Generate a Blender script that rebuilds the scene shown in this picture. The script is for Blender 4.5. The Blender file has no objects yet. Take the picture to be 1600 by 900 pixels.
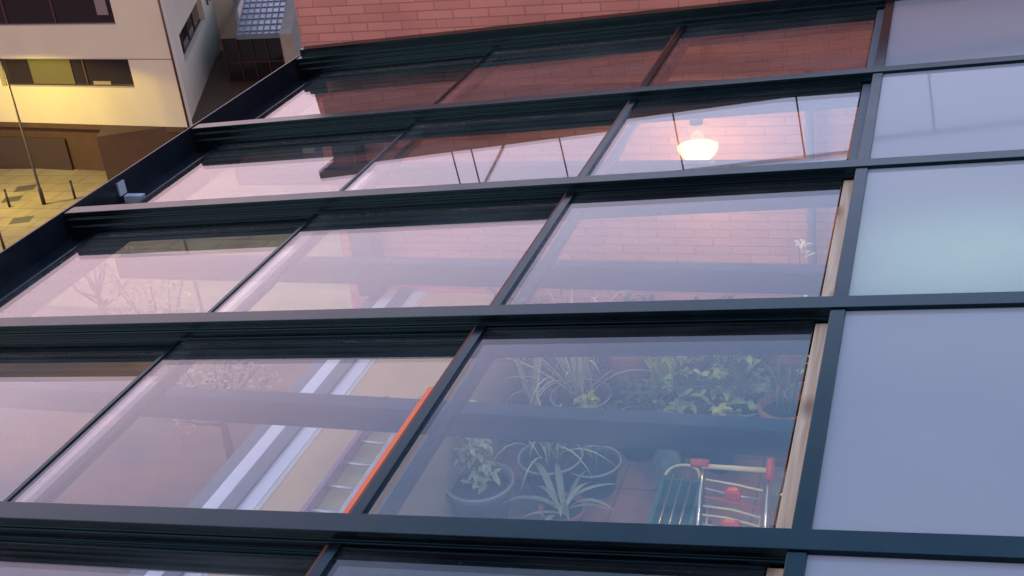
import bpy, math, random
from mathutils import Vector, Matrix
random.seed(7)
R_ = math.radians
H = 22.0                      # camera height above the street; coordinates below are relative to the camera
sc = bpy.context.scene
COL = sc.collection

# ------------------------------------------------------------------ camera
cam = bpy.data.objects.new('camera', bpy.data.cameras.new('camera'))
COL.objects.link(cam)
cam.data.sensor_width = 36.0
cam.data.lens = 36.0 * 2003.46 / 1600.0
cam.data.clip_start = 0.05
cam.data.clip_end = 6000
def cam_axes(pitch, yaw, roll):
    cy, sy = math.cos(yaw), math.sin(yaw)
    f = Vector((sy * math.cos(pitch), cy * math.cos(pitch), -math.sin(pitch)))
    r = Vector((cy, -sy, 0)); u = r.cross(f)
    r2 = r * math.cos(roll) + u * math.sin(roll); u2 = r2.cross(f)
    return r2, u2, f
r_, u_, f_ = cam_axes(R_(25.128), R_(-20.393), R_(-7.603))
cam.matrix_world = Matrix(((r_.x, u_.x, -f_.x, 0), (r_.y, u_.y, -f_.y, 0), (r_.z, u_.z, -f_.z, H), (0, 0, 0, 1)))
sc.camera = cam

# ------------------------------------------------------------------ dusk sky
SUN_AZ, SUN_EL = R_(-62), R_(1.5)          # last glow low on the left, beyond the street
w = bpy.data.worlds.new('World'); sc.world = w; w.use_nodes = True
nt = w.node_tree; nt.nodes.clear()
def N(t, typ, **kw):
    n = t.nodes.new(typ)
    for k, v in kw.items(): setattr(n, k, v)
    return n
out = N(nt, 'ShaderNodeOutputWorld'); bg = N(nt, 'ShaderNodeBackground')
sky = N(nt, 'ShaderNodeTexSky'); sky.sky_type = 'NISHITA'; sky.sun_disc = False
sky.sun_elevation = SUN_EL; sky.sun_rotation = SUN_AZ
tc = N(nt, 'ShaderNodeTexCoord')
sep = N(nt, 'ShaderNodeSeparateXYZ'); nt.links.new(tc.outputs['Generated'], sep.inputs[0])
ramp = N(nt, 'ShaderNodeValToRGB')            # dusk colours by height above the horizon
el = ramp.color_ramp.elements
el[0].position = 0.0; el[0].color = (1.0, 0.60, 0.56, 1)
el[1].position = 1.0; el[1].color = (0.30, 0.33, 0.47, 1)
for pos, c in ((0.22, (0.95, 0.58, 0.61, 1)), (0.345, (0.90, 0.68, 0.79, 1)), (0.42, (0.58, 0.46, 0.62, 1)), (0.50, (0.36, 0.40, 0.62, 1)), (0.62, (0.34, 0.40, 0.61, 1))):
    e = el.new(pos); e.color = c
nt.links.new(sep.outputs['Z'], ramp.inputs[0])
# blue towards the right of the glow (positive X), pink towards it
rampx = N(nt, 'ShaderNodeMapRange'); rampx.inputs['From Min'].default_value = -0.58; rampx.inputs['From Max'].default_value = -0.12
nt.links.new(sep.outputs['X'], rampx.inputs['Value'])
mxb = N(nt, 'ShaderNodeMix', data_type='RGBA'); mxb.inputs['B'].default_value = (0.44, 0.56, 0.86, 1)
rb = N(nt, 'ShaderNodeValToRGB'); eb = rb.color_ramp.elements
eb[0].position = 0.0; eb[0].color = (0.50, 0.58, 0.84, 1); eb[1].position = 1.0; eb[1].color = (0.20, 0.28, 0.46, 1)
for pos, c in ((0.36, (0.46, 0.57, 0.86, 1)), (0.44, (0.36, 0.46, 0.74, 1)), (0.52, (0.20, 0.33, 0.56, 1)), (0.66, (0.14, 0.27, 0.45, 1))):
    e = eb.new(pos); e.color = c
nt.links.new(sep.outputs['Z'], rb.inputs[0]); nt.links.new(rb.outputs[0], mxb.inputs['B'])
mulx = N(nt, 'ShaderNodeMath', operation='MULTIPLY'); mulx.inputs[1].default_value = 0.85
front = N(nt, 'ShaderNodeMapRange'); front.inputs['From Min'].default_value = -0.2; front.inputs['From Max'].default_value = 0.5
nt.links.new(sep.outputs['Y'], front.inputs['Value'])
mulf = N(nt, 'ShaderNodeMath', operation='MULTIPLY')
nt.links.new(rampx.outputs[0], mulx.inputs[0]); nt.links.new(mulx.outputs[0], mulf.inputs[0]); nt.links.new(front.outputs[0], mulf.inputs[1])
nt.links.new(mulf.outputs[0], mxb.inputs['Factor']); nt.links.new(ramp.outputs[0], mxb.inputs['A'])
hz = N(nt, 'ShaderNodeMapRange', interpolation_type='SMOOTHSTEP'); hz.inputs['From Min'].default_value = 0.39; hz.inputs['From Max'].default_value = 0.54; hz.inputs['To Max'].default_value = 0.9
nt.links.new(sep.outputs['Z'], hz.inputs['Value'])
hx = N(nt, 'ShaderNodeMapRange', interpolation_type='SMOOTHSTEP'); hx.inputs['From Min'].default_value = -0.62; hx.inputs['From Max'].default_value = -0.2
nt.links.new(sep.outputs['X'], hx.inputs['Value'])
hm = N(nt, 'ShaderNodeMath', operation='MULTIPLY'); nt.links.new(hz.outputs[0], hm.inputs[0]); nt.links.new(hx.outputs[0], hm.inputs[1])
hm2 = N(nt, 'ShaderNodeMath', operation='MULTIPLY'); nt.links.new(hm.outputs[0], hm2.inputs[0]); nt.links.new(front.outputs[0], hm2.inputs[1])
mxh = N(nt, 'ShaderNodeMix', data_type='RGBA'); mxh.inputs['B'].default_value = (0.17, 0.34, 0.60, 1)
nt.links.new(hm2.outputs[0], mxh.inputs['Factor']); nt.links.new(mxb.outputs['Result'], mxh.inputs['A'])
# soft streaks of cloud
mp = N(nt, 'ShaderNodeMapping'); mp.inputs['Scale'].default_value = (2.2, 2.2, 9.0)
nz = N(nt, 'ShaderNodeTexNoise'); nz.inputs['Scale'].default_value = 1.6; nz.inputs['Detail'].default_value = 4
nt.links.new(tc.outputs['Generated'], mp.inputs[0]); nt.links.new(mp.outputs[0], nz.inputs['Vector'])
cr = N(nt, 'ShaderNodeMapRange'); cr.inputs['From Min'].default_value = 0.42; cr.inputs['From Max'].default_value = 0.72; cr.inputs['To Max'].default_value = 0.2
nt.links.new(nz.outputs['Fac'], cr.inputs['Value'])
mxc = N(nt, 'ShaderNodeMix', data_type='RGBA'); mxc.inputs['B'].default_value = (0.78, 0.70, 0.82, 1)
nt.links.new(cr.outputs[0], mxc.inputs['Factor']); nt.links.new(mxh.outputs['Result'], mxc.inputs['A'])
sc10 = N(nt, 'ShaderNodeMix', data_type='RGBA', blend_type='MULTIPLY'); sc10.inputs['Factor'].default_value = 1
sc10.inputs['B'].default_value = (25.0, 25.0, 25.0, 1)
back = N(nt, 'ShaderNodeMapRange'); back.inputs['From Min'].default_value = -0.1; back.inputs['From Max'].default_value = -0.6; back.inputs['To Min'].default_value = 1.0; back.inputs['To Max'].default_value = 1.12
nt.links.new(sep.outputs['Y'], back.inputs['Value'])
mxk = N(nt, 'ShaderNodeVectorMath', operation='SCALE'); nt.links.new(mxc.outputs['Result'], mxk.inputs[0]); nt.links.new(back.outputs[0], mxk.inputs['Scale'])
warm = N(nt, 'ShaderNodeMix', data_type='RGBA', blend_type='MULTIPLY'); warm.inputs['B'].default_value = (1.0, 1.0, 0.86, 1)
wf = N(nt, 'ShaderNodeMapRange'); wf.inputs['From Min'].default_value = 0.0; wf.inputs['From Max'].default_value = -0.5
nt.links.new(sep.outputs['Y'], wf.inputs['Value']); nt.links.new(wf.outputs[0], warm.inputs['Factor'])
nt.links.new(mxk.outputs[0], warm.inputs['A']); nt.links.new(warm.outputs['Result'], sc10.inputs['A'])
add = N(nt, 'ShaderNodeMix', data_type='RGBA', blend_type='ADD'); add.inputs['Factor'].default_value = 0.25
nt.links.new(sc10.outputs['Result'], add.inputs['A']); nt.links.new(sky.outputs[0], add.inputs['B'])
nt.links.new(add.outputs['Result'], bg.inputs['Color']); bg.inputs['Strength'].default_value = 0.08
nt.links.new(bg.outputs[0], out.inputs['Surface'])

sl = bpy.data.lights.new('sun', 'SUN'); sl.energy = 0.12; sl.angle = R_(10); sl.color = (1, 0.72, 0.62)
so = bpy.data.objects.new('sun', sl); COL.objects.link(so)
sd = Vector((math.sin(SUN_AZ) * math.cos(R_(4)), math.cos(SUN_AZ) * math.cos(R_(4)), math.sin(R_(4))))
so.rotation_euler = sd.to_track_quat('Z', 'Y').to_euler(); so.location = (0, 0, 60)

vs = sc.view_settings
vs.view_transform = 'Standard'; vs.look = 'None'; vs.exposure = 0.0; vs.gamma = 1.0; vs.use_curve_mapping = False
try:
    sc.cycles.use_denoising = True; sc.cycles.denoiser = 'OPENIMAGEDENOISE'
    sc.cycles.max_bounces = 14; sc.cycles.transparent_max_bounces = 24; sc.cycles.glossy_bounces = 6
    sc.cycles.caustics_reflective = False; sc.cycles.caustics_refractive = False
    sc.cycles.sample_clamp_indirect = 6.0
except Exception: pass

# ------------------------------------------------------------------ materials
MATS = {}
def principled(name, col, rough=0.6, metal=0.0, spec=0.5, noise=None, bump=None, coat=0.0):
    m = bpy.data.materials.new(name); m.use_nodes = True; t = m.node_tree
    b = t.nodes['Principled BSDF']
    b.inputs['Base Color'].default_value = (*col, 1); b.inputs['Roughness'].default_value = rough
    b.inputs['Metallic'].default_value = metal
    b.inputs['Specular IOR Level'].default_value = spec
    b.inputs['Coat Weight'].default_value = coat; b.inputs['Coat Roughness'].default_value = 0.06
    if noise:
        scale, amt, col2 = noise
        tx = N(t, 'ShaderNodeTexCoord'); n1 = N(t, 'ShaderNodeTexNoise'); n1.inputs['Scale'].default_value = scale; n1.inputs['Detail'].default_value = 6
        t.links.new(tx.outputs['Object'], n1.inputs['Vector'])
        mr = N(t, 'ShaderNodeMapRange'); mr.inputs['From Min'].default_value = 0.35; mr.inputs['From Max'].default_value = 0.68; mr.inputs['To Max'].default_value = amt
        t.links.new(n1.outputs['Fac'], mr.inputs['Value'])
        mx = N(t, 'ShaderNodeMix', data_type='RGBA'); mx.inputs['A'].default_value = (*col, 1); mx.inputs['B'].default_value = (*col2, 1)
        t.links.new(mr.outputs[0], mx.inputs['Factor']); t.links.new(mx.outputs['Result'], b.inputs['Base Color'])
        rr = N(t, 'ShaderNodeMapRange'); rr.inputs['To Min'].default_value = rough * 0.8; rr.inputs['To Max'].default_value = min(1, rough * 1.35)
        t.links.new(n1.outputs['Fac'], rr.inputs['Value']); t.links.new(rr.outputs[0], b.inputs['Roughness'])
        if bump:
            bp_ = N(t, 'ShaderNodeBump'); bp_.inputs['Strength'].default_value = bump; bp_.inputs['Distance'].default_value = 0.01
            t.links.new(n1.outputs['Fac'], bp_.inputs['Height']); t.links.new(bp_.outputs[0], b.inputs['Normal'])
    MATS[name] = m
    return m
M_frame = principled('anthracite_aluminium', (0.0012, 0.0018, 0.003), 0.24, 0.0, 0.5, (9, 0.7, (0.004, 0.006, 0.008)))
M_frame.node_tree.nodes['Principled BSDF'].inputs['Specular Tint'].default_value = (0.28, 0.80, 1.0, 1)
M_seal = principled('red_brown_seal', (0.16, 0.035, 0.02), 0.6)
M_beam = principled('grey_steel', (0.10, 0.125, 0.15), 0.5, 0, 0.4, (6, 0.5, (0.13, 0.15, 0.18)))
M_tie = principled('dark_grey_steel', (0.035, 0.046, 0.056), 0.5, 0, 0.3, (6, 0.5, (0.05, 0.06, 0.07)))
M_gutter = principled('gutter_metal', (0.006, 0.010, 0.018), 0.28, 0.0, 0.3, (9, 0.6, (0.012, 0.018, 0.026)))
M_bracket = principled('bare_aluminium', (0.45, 0.53, 0.62), 0.4, 0.3)
M_white = principled('pale_render', (0.50, 0.455, 0.37), 0.9, 0, 0.2, (0.5, 0.5, (0.44, 0.39, 0.32)))
M_plinth = principled('brown_plinth', (0.06, 0.033, 0.02), 0.8, 0, 0.3, (1.2, 0.6, (0.09, 0.05, 0.03)))
M_door = principled('brown_door', (0.035, 0.02, 0.012), 0.6)
M_darkwin = principled('dark_window_glass', (0.018, 0.014, 0.018), 0.08, 0, 0.5)
M_greypane = principled('grey_blind', (0.16, 0.13, 0.14), 0.5)
M_olive = principled('olive_blind', (0.075, 0.07, 0.035), 0.75)
M_tan = principled('tan_panel', (0.20, 0.17, 0.12), 0.7)
M_maroon = principled('maroon_pipe', (0.06, 0.02, 0.02), 0.5)
M_pole = principled('dark_pole', (0.035, 0.025, 0.022), 0.5, 0.3)
M_ground = principled('asphalt_with_leaf_litter', (0.05, 0.045, 0.05), 0.85, 0, 0.2, (0.22, 1.0, (0.17, 0.085, 0.05)), 0.2)
M_pave = principled('pale_pavement', (0.25, 0.20, 0.125), 0.85, 0, 0.2, (0.6, 0.8, (0.18, 0.14, 0.09)))
def joints(m, sx, sy):
    t = m.node_tree; b = t.nodes['Principled BSDF']; src = b.inputs['Base Color'].links[0].from_socket
    tx = N(t, 'ShaderNodeTexCoord'); br = N(t, 'ShaderNodeTexBrick'); br.inputs['Scale'].default_value = 1; br.inputs['Brick Width'].default_value = sx; br.inputs['Row Height'].default_value = sy; br.inputs['Mortar Size'].default_value = 0.03
    br.inputs['Color1'].default_value = (1, 1, 1, 1); br.inputs['Color2'].default_value = (.84, .84, .84, 1); br.inputs['Mortar'].default_value = (.55, .52, .5, 1)
    t.links.new(tx.outputs['Object'], br.inputs['Vector'])
    mu = N(t, 'ShaderNodeMix', data_type='RGBA', blend_type='MULTIPLY'); mu.inputs['Factor'].default_value = 1
    t.links.new(src, mu.inputs['A']); t.links.new(br.outputs['Color'], mu.inputs['B']); t.links.new(mu.outputs['Result'], b.inputs['Base Color'])
joints(M_pave, 2.4, 1.2)
M_iron = principled('cast_iron', (0.06, 0.055, 0.045), 0.6, 0.2)
M_conc = principled('concrete', (0.22, 0.19, 0.17), 0.9, 0, 0.2, (1.5, 0.6, (0.16, 0.13, 0.12)))
M_roofmetal = principled('ribbed_roof_metal', (0.22, 0.26, 0.33), 0.35, 0.4, 0.5, (0.8, 0.5, (0.17, 0.2, 0.27)))
M_beige = principled('beige_plaster', (0.74, 0.51, 0.22), 0.85, 0, 0.2, (3, 0.4, (0.44, 0.32, 0.19)))
M_sill = principled('white_sill', (0.74, 0.77, 0.82), 0.3, 0, 0.5, (8, 0.3, (0.66, 0.7, 0.76)))
M_cream = principled('cream_sill', (0.62, 0.62, 0.58), 0.5, 0, 0.4, (5, 0.5, (0.68, 0.60, 0.40)))
M_terra = principled('terracotta_pot', (0.36, 0.13, 0.075), 0.75, 0, 0.3, (18, 0.6, (0.45, 0.2, 0.13)))
M_darkpot = principled('dark_plastic_pot', (0.035, 0.04, 0.05), 0.5, 0, 0.4, (14, 0.8, (0.10, 0.09, 0.08)))
M_greypot = principled('grey_plastic_pot', (0.16, 0.18, 0.2), 0.5, 0, 0.4, (12, 0.8, (0.10, 0.09, 0.08)))
M_rim = principled('pale_pot_rim', (0.34, 0.37, 0.42), 0.5)
M_soil = principled('soil', (0.05, 0.035, 0.025), 0.95, 0, 0.1, (30, 0.8, (0.02, 0.015, 0.012)))
M_chrome = principled('chrome_tube', (0.68, 0.66, 0.6), 0.25, 0.85)
M_bone = principled('cream_tube', (0.74, 0.66, 0.42), 0.4, 0.0)
M_red = principled('red_plastic', (0.58, 0.055, 0.045), 0.45, 0, 0.5, (40, 0.7, (0.42, 0.07, 0.06)))
M_redrod = principled('worn_red_rod', (0.5, 0.09, 0.08), 0.5)
M_orange = principled('orange_rail', (0.95, 0.17, 0.05), 0.45, 0, 0.4)
M_violet = principled('faded_violet_paint', (0.30, 0.20, 0.26), 0.5, 0, 0.4, (12, 0.7, (0.42, 0.16, 0.18)))
M_alu = principled('ladder_aluminium', (0.6, 0.6, 0.62), 0.35, 0.7, 0.5, (25, 0.7, (0.42, 0.4, 0.4)))
M_green = principled('green_plastic', (0.03, 0.14, 0.10), 0.45, 0, 0.4, (9, 0.4, (0.05, 0.18, 0.13)))
M_coping = principled('coping_stone', (0.14, 0.10, 0.085), 0.8, 0, 0.3, (4, 0.5, (0.2, 0.14, 0.12)))
M_rail = principled('painted_rail', (0.05, 0.03, 0.025), 0.5, 0.2)
M_railw = principled('wooden_rail', (0.34, 0.18, 0.08), 0.6, 0.0, 0.4, (10, 0.5, (0.26, 0.13, 0.06)))
M_housewall = principled('house_plaster', (0.3, 0.27, 0.25), 0.9)
M_pipe = principled('grey_pipe', (0.07, 0.08, 0.11), 0.5)
M_cord = principled('black_cord', (0.015, 0.015, 0.015), 0.5)
M_bark = principled('bark', (0.09, 0.06, 0.045), 0.9, 0, 0.2, (5, 0.6, (0.05, 0.035, 0.03)))

def leafmat(name, c1, c2, rough=0.5):
    m = principled(name, c1, rough, 0, 0.35)
    t = m.node_tree; b = t.nodes['Principled BSDF']
    g = N(t, 'ShaderNodeNewGeometry'); mx = N(t, 'ShaderNodeMix', data_type='RGBA')
    mx.inputs['A'].default_value = (*c1, 1); mx.inputs['B'].default_value = (*c2, 1)
    t.links.new(g.outputs['Random Per Island'], mx.inputs['Factor']); t.links.new(mx.outputs['Result'], b.inputs['Base Color'])
    return m
L_dark = leafmat('dark_leaf', (0.035, 0.075, 0.03), (0.08, 0.13, 0.05))
L_mid = leafmat('mid_leaf', (0.10, 0.20, 0.05), (0.34, 0.42, 0.16))
L_yel = leafmat('yellow_green_leaf', (0.32, 0.42, 0.05), (0.62, 0.66, 0.12))
L_pale = leafmat('pale_leaf', (0.34, 0.42, 0.24), (0.60, 0.64, 0.42))
L_aloe = leafmat('grey_green_leaf', (0.17, 0.22, 0.15), (0.34, 0.38, 0.27))
L_dry = leafmat('dry_orange_leaf', (0.17, 0.09, 0.05), (0.28, 0.18, 0.11))
L_white = leafmat('cream_petal', (0.62, 0.62, 0.5), (0.75, 0.72, 0.6))

def brick(name, c1, c2, mortar):
    m = bpy.data.materials.new(name); m.use_nodes = True; t = m.node_tree; b = t.nodes['Principled BSDF']
    tx = N(t, 'ShaderNodeTexCoord'); sp = N(t, 'ShaderNodeSeparateXYZ'); cb = N(t, 'ShaderNodeCombineXYZ')
    t.links.new(tx.outputs['Object'], sp.inputs[0])
    ad = N(t, 'ShaderNodeMath', operation='ADD'); t.links.new(sp.outputs['X'], ad.inputs[0]); t.links.new(sp.outputs['Y'], ad.inputs[1])
    t.links.new(ad.outputs[0], cb.inputs['X']); t.links.new(sp.outputs['Z'], cb.inputs['Y'])
    br = N(t, 'ShaderNodeTexBrick'); br.inputs['Scale'].default_value = 1.0
    br.inputs['Brick Width'].default_value = 0.185; br.inputs['Row Height'].default_value = 0.0445
    br.inputs['Mortar Size'].default_value = 0.0035; br.inputs['Mortar Smooth'].default_value = 0.3; br.inputs['Bias'].default_value = -0.1
    br.inputs['Color1'].default_value = (*c1, 1); br.inputs['Color2'].default_value = (*c2, 1); br.inputs['Mortar'].default_value = (*mortar, 1)
    t.links.new(cb.outputs[0], br.inputs['Vector'])
    nz = N(t, 'ShaderNodeTexNoise'); nz.inputs['Scale'].default_value = 2.2; nz.inputs['Detail'].default_value = 7
    t.links.new(tx.outputs['Object'], nz.inputs['Vector'])
    mr = N(t, 'ShaderNodeMapRange'); mr.inputs['To Min'].default_value = 0.72; mr.inputs['To Max'].default_value = 1.28
    t.links.new(nz.outputs['Fac'], mr.inputs['Value'])
    mu = N(t, 'ShaderNodeMix', data_type='RGBA', blend_type='MULTIPLY'); mu.inputs['Factor'].default_value = 1
    t.links.new(br.outputs['Color'], mu.inputs['A']); t.links.new(mr.outputs[0], mu.inputs['B'])
    t.links.new(mu.outputs['Result'], b.inputs['Base Color']); b.inputs['Roughness'].default_value = 0.85; b.inputs['Specular IOR Level'].default_value = 0.25
    bp_ = N(t, 'ShaderNodeBump'); bp_.inputs['Strength'].default_value = 0.4; bp_.inputs['Distance'].default_value = 0.004; bp_.invert = True
    t.links.new(br.outputs['Fac'], bp_.inputs['Height']); t.links.new(bp_.outputs[0], b.inputs['Normal'])
    return m
M_brick = brick('salmon_brick', (0.46, 0.205, 0.18), (0.54, 0.25, 0.215), (0.33, 0.155, 0.135))

def tiles():
    m = bpy.data.materials.new('terracotta_tiles'); m.use_nodes = True; t = m.node_tree; b = t.nodes['Principled BSDF']
    tx = N(t, 'ShaderNodeTexCoord'); br = N(t, 'ShaderNodeTexBrick'); br.offset = 0.0
    br.inputs['Scale'].default_value = 1; br.inputs['Brick Width'].default_value = 0.33; br.inputs['Row Height'].default_value = 0.33
    br.inputs['Mortar Size'].default_value = 0.006
    br.inputs['Color1'].default_value = (0.50, 0.23, 0.165, 1); br.inputs['Color2'].default_value = (0.56, 0.27, 0.20, 1); br.inputs['Mortar'].default_value = (0.3, 0.2, 0.16, 1)
    t.links.new(tx.outputs['Object'], br.inputs['Vector'])
    nz = N(t, 'ShaderNodeTexNoise'); nz.inputs['Scale'].default_value = 5; nz.inputs['Detail'].default_value = 5
    t.links.new(tx.outputs['Object'], nz.inputs['Vector'])
    mu = N(t, 'ShaderNodeMix', data_type='RGBA', blend_type='MULTIPLY'); mu.inputs['Factor'].default_value = 0.7
    t.links.new(br.outputs['Color'], mu.inputs['A']); t.links.new(nz.outputs['Color'], mu.inputs['B'])
    t.links.new(mu.outputs['Result'], b.inputs['Base Color']); b.inputs['Roughness'].default_value = 0.5
    return m
M_tile = tiles()

def wood():
    m = bpy.data.materials.new('pine_timber'); m.use_nodes = True; t = m.node_tree; b = t.nodes['Principled BSDF']
    tx = N(t, 'ShaderNodeTexCoord'); mp = N(t, 'ShaderNodeMapping'); mp.inputs['Scale'].default_value = (30, 1.6, 30)
    nz = N(t, 'ShaderNodeTexNoise'); nz.inputs['Scale'].default_value = 2; nz.inputs['Detail'].default_value = 6; nz.inputs['Distortion'].default_value = 0.6
    t.links.new(tx.outputs['Object'], mp.inputs[0]); t.links.new(mp.outputs[0], nz.inputs['Vector'])
    rp = N(t, 'ShaderNodeValToRGB'); rp.color_ramp.elements[0].position = 0.3; rp.color_ramp.elements[0].color = (0.50, 0.33, 0.21, 1)
    rp.color_ramp.elements[1].position = 0.65; rp.color_ramp.elements[1].color = (0.74, 0.57, 0.41, 1)
    t.links.new(nz.outputs['Fac'], rp.inputs[0])
    vo = N(t, 'ShaderNodeTexVoronoi'); vo.inputs['Scale'].default_value = 1.0
    mp2 = N(t, 'ShaderNodeMapping'); mp2.inputs['Scale'].default_value = (9, 3.2, 4)
    t.links.new(tx.outputs['Object'], mp2.inputs[0]); t.links.new(mp2.outputs[0], vo.inputs['Vector'])
    kr = N(t, 'ShaderNodeMapRange'); kr.inputs['From Min'].default_value = 0.05; kr.inputs['From Max'].default_value = 0.2; kr.inputs['To Min'].default_value = 0.75; kr.inputs['To Max'].default_value = 0
    t.links.new(vo.outputs['Distance'], kr.inputs['Value'])
    mx = N(t, 'ShaderNodeMix', data_type='RGBA'); mx.inputs['B'].default_value = (0.16, 0.07, 0.03, 1)
    t.links.new(kr.outputs[0], mx.inputs['Factor']); t.links.new(rp.outputs[0], mx.inputs['A']); t.links.new(mx.outputs['Result'], b.inputs['Base Color'])
    b.inputs['Roughness'].default_value = 0.6
    return m
M_wood = wood()

def glass(name, ior, tint, dust, dustcol):
    # clear pane: Fresnel mix of mirror reflection and straight transmission, with a film of dust
    m = bpy.data.materials.new(name); m.use_nodes = True; t = m.node_tree; t.nodes.clear()
    o = N(t, 'ShaderNodeOutputMaterial'); fr = N(t, 'ShaderNodeFresnel'); fr.inputs['IOR'].default_value = ior
    tr = N(t, 'ShaderNodeBsdfTransparent'); tr.inputs['Color'].default_value = (*tint, 1)
    gl = N(t, 'ShaderNodeBsdfGlossy'); gl.inputs['Roughness'].default_value = 0.012
    gl.inputs['Color'].default_value = (0.97, 0.97, 1, 1)
    ge = N(t, 'ShaderNodeNewGeometry')
    # Fresnel node flips the index on back faces; keep the outside index for both
    m1 = N(t, 'ShaderNodeMixShader'); t.links.new(tr.outputs[0], m1.inputs[1]); t.links.new(gl.outputs[0], m1.inputs[2])
    iormx = N(t, 'ShaderNodeMix', data_type='FLOAT'); iormx.inputs['A'].default_value = ior; iormx.inputs['B'].default_value = 1.0 / ior
    t.links.new(ge.outputs['Backfacing'], iormx.inputs['Factor']); t.links.new(iormx.outputs['Result'], fr.inputs['IOR'])
    t.links.new(fr.outputs[0], m1.inputs[0])
    df = N(t, 'ShaderNodeBsdfDiffuse'); df.inputs['Color'].default_value = (*dustcol, 1)
    tx = N(t, 'ShaderNodeTexCoord'); nz = N(t, 'ShaderNodeTexNoise'); nz.inputs['Scale'].default_value = 1.7; nz.inputs['Detail'].default_value = 6; nz.inputs['Roughness'].default_value = 0.6
    t.links.new(tx.outputs['Object'], nz.inputs['Vector'])
    mp = N(t, 'ShaderNodeMapping'); mp.inputs['Scale'].default_value = (2.0, 26, 2)          # dried rain runs down the slope
    st = N(t, 'ShaderNodeTexNoise'); st.inputs['Scale'].default_value = 1.0; st.inputs['Detail'].default_value = 4
    t.links.new(tx.outputs['Object'], mp.inputs[0]); t.links.new(mp.outputs[0], st.inputs['Vector'])
    vo = N(t, 'ShaderNodeTexVoronoi'); vo.inputs['Scale'].default_value = 38               # dried drops
    t.links.new(tx.outputs['Object'], vo.inputs['Vector'])
    dr = N(t, 'ShaderNodeMapRange'); dr.inputs['From Min'].default_value = 0.10; dr.inputs['From Max'].default_value = 0.16; dr.inputs['To Min'].default_value = 0.03; dr.inputs['To Max'].default_value = 0.0
    t.links.new(vo.outputs['Distance'], dr.inputs['Value'])
    ml = N(t, 'ShaderNodeMath', operation='MULTIPLY'); t.links.new(nz.outputs['Fac'], ml.inputs[0]); t.links.new(st.outputs['Fac'], ml.inputs[1])
    mr = N(t, 'ShaderNodeMapRange'); mr.inputs['From Min'].default_value = 0.16; mr.inputs['From Max'].default_value = 0.42
    mr.inputs['To Min'].default_value = dust * 0.2; mr.inputs['To Max'].default_value = dust * 3.0
    t.links.new(ml.outputs[0], mr.inputs['Value'])
    ad = N(t, 'ShaderNodeMath', operation='ADD'); t.links.new(mr.outputs[0], ad.inputs[0])
    if dust > 0 and dust < 0.1: t.links.new(dr.outputs[0], ad.inputs[1])
    else: ad.inputs[1].default_value = 0
    mr = ad
    m2 = N(t, 'ShaderNodeMixShader'); t.links.new(mr.outputs[0], m2.inputs[0]); t.links.new(m1.outputs[0], m2.inputs[1]); t.links.new(df.outputs[0], m2.inputs[2])
    t.links.new(m2.outputs[0], o.inputs['Surface'])
    return m
M_glass = glass('roof_glass', 1.62, (0.94, 0.95, 0.96), 0.013, (0.55, 0.58, 0.66))
M_clear = glass('lamp_glass', 1.45, (0.97, 0.97, 0.97), 0.0, (0.5, 0.5, 0.5))
M_jar = glass('jar_glass', 1.5, (0.75, 0.85, 0.85), 0.12, (0.6, 0.7, 0.7))

def frosted():
    m = bpy.data.materials.new('frosted_panel'); m.use_nodes = True; t = m.node_tree; b = t.nodes['Principled BSDF']
    o = t.nodes['Material Output']
    b.inputs['Base Color'].default_value = (0.22, 0.25, 0.36, 1); b.inputs['Roughness'].default_value = 0.5
    b.inputs['Specular IOR Level'].default_value = 0.0
    b.inputs['Coat Weight'].default_value = 1.0; b.inputs['Coat Roughness'].default_value = 0.035; b.inputs['Coat IOR'].default_value = 1.5
    tl = N(t, 'ShaderNodeBsdfTranslucent'); tl.inputs['Color'].default_value = (0.5, 0.72, 0.66, 1)
    mx = N(t, 'ShaderNodeMixShader'); mx.inputs[0].default_value = 0.28
    t.links.new(b.outputs[0], mx.inputs[1]); t.links.new(tl.outputs[0], mx.inputs[2]); t.links.new(mx.outputs[0], o.inputs['Surface'])
    tx = N(t, 'ShaderNodeTexCoord'); nz = N(t, 'ShaderNodeTexNoise'); nz.inputs['Scale'].default_value = 2.0; nz.inputs['Detail'].default_value = 5
    t.links.new(tx.outputs['Object'], nz.inputs['Vector'])
    mr = N(t, 'ShaderNodeMix', data_type='RGBA'); mr.inputs['A'].default_value = (0.34, 0.355, 0.43, 1); mr.inputs['B'].default_value = (0.43, 0.44, 0.50, 1)
    t.links.new(nz.outputs['Fac'], mr.inputs['Factor']); t.links.new(mr.outputs['Result'], b.inputs['Base Color'])
    n2 = N(t, 'ShaderNodeTexNoise'); n2.inputs['Scale'].default_value = 7; n2.inputs['Detail'].default_value = 8; n2.inputs['Roughness'].default_value = 0.7
    t.links.new(tx.outputs['Object'], n2.inputs['Vector'])
    r2 = N(t, 'ShaderNodeMapRange'); r2.inputs['To Min'].default_value = 0.02; r2.inputs['To Max'].default_value = 0.11
    t.links.new(n2.outputs['Fac'], r2.inputs['Value']); t.links.new(r2.outputs[0], b.inputs['Coat Roughness'])
    bu = N(t, 'ShaderNodeBump'); bu.inputs['Strength'].default_value = 0.03; bu.inputs['Distance'].default_value = 0.02
    n3 = N(t, 'ShaderNodeTexNoise'); n3.inputs['Scale'].default_value = 1.4; t.links.new(tx.outputs['Object'], n3.inputs['Vector'])
    t.links.new(n3.outputs['Fac'], bu.inputs['Height']); t.links.new(bu.outputs[0], b.inputs['Coat Normal'])
    return m
M_frost = frosted()

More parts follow.
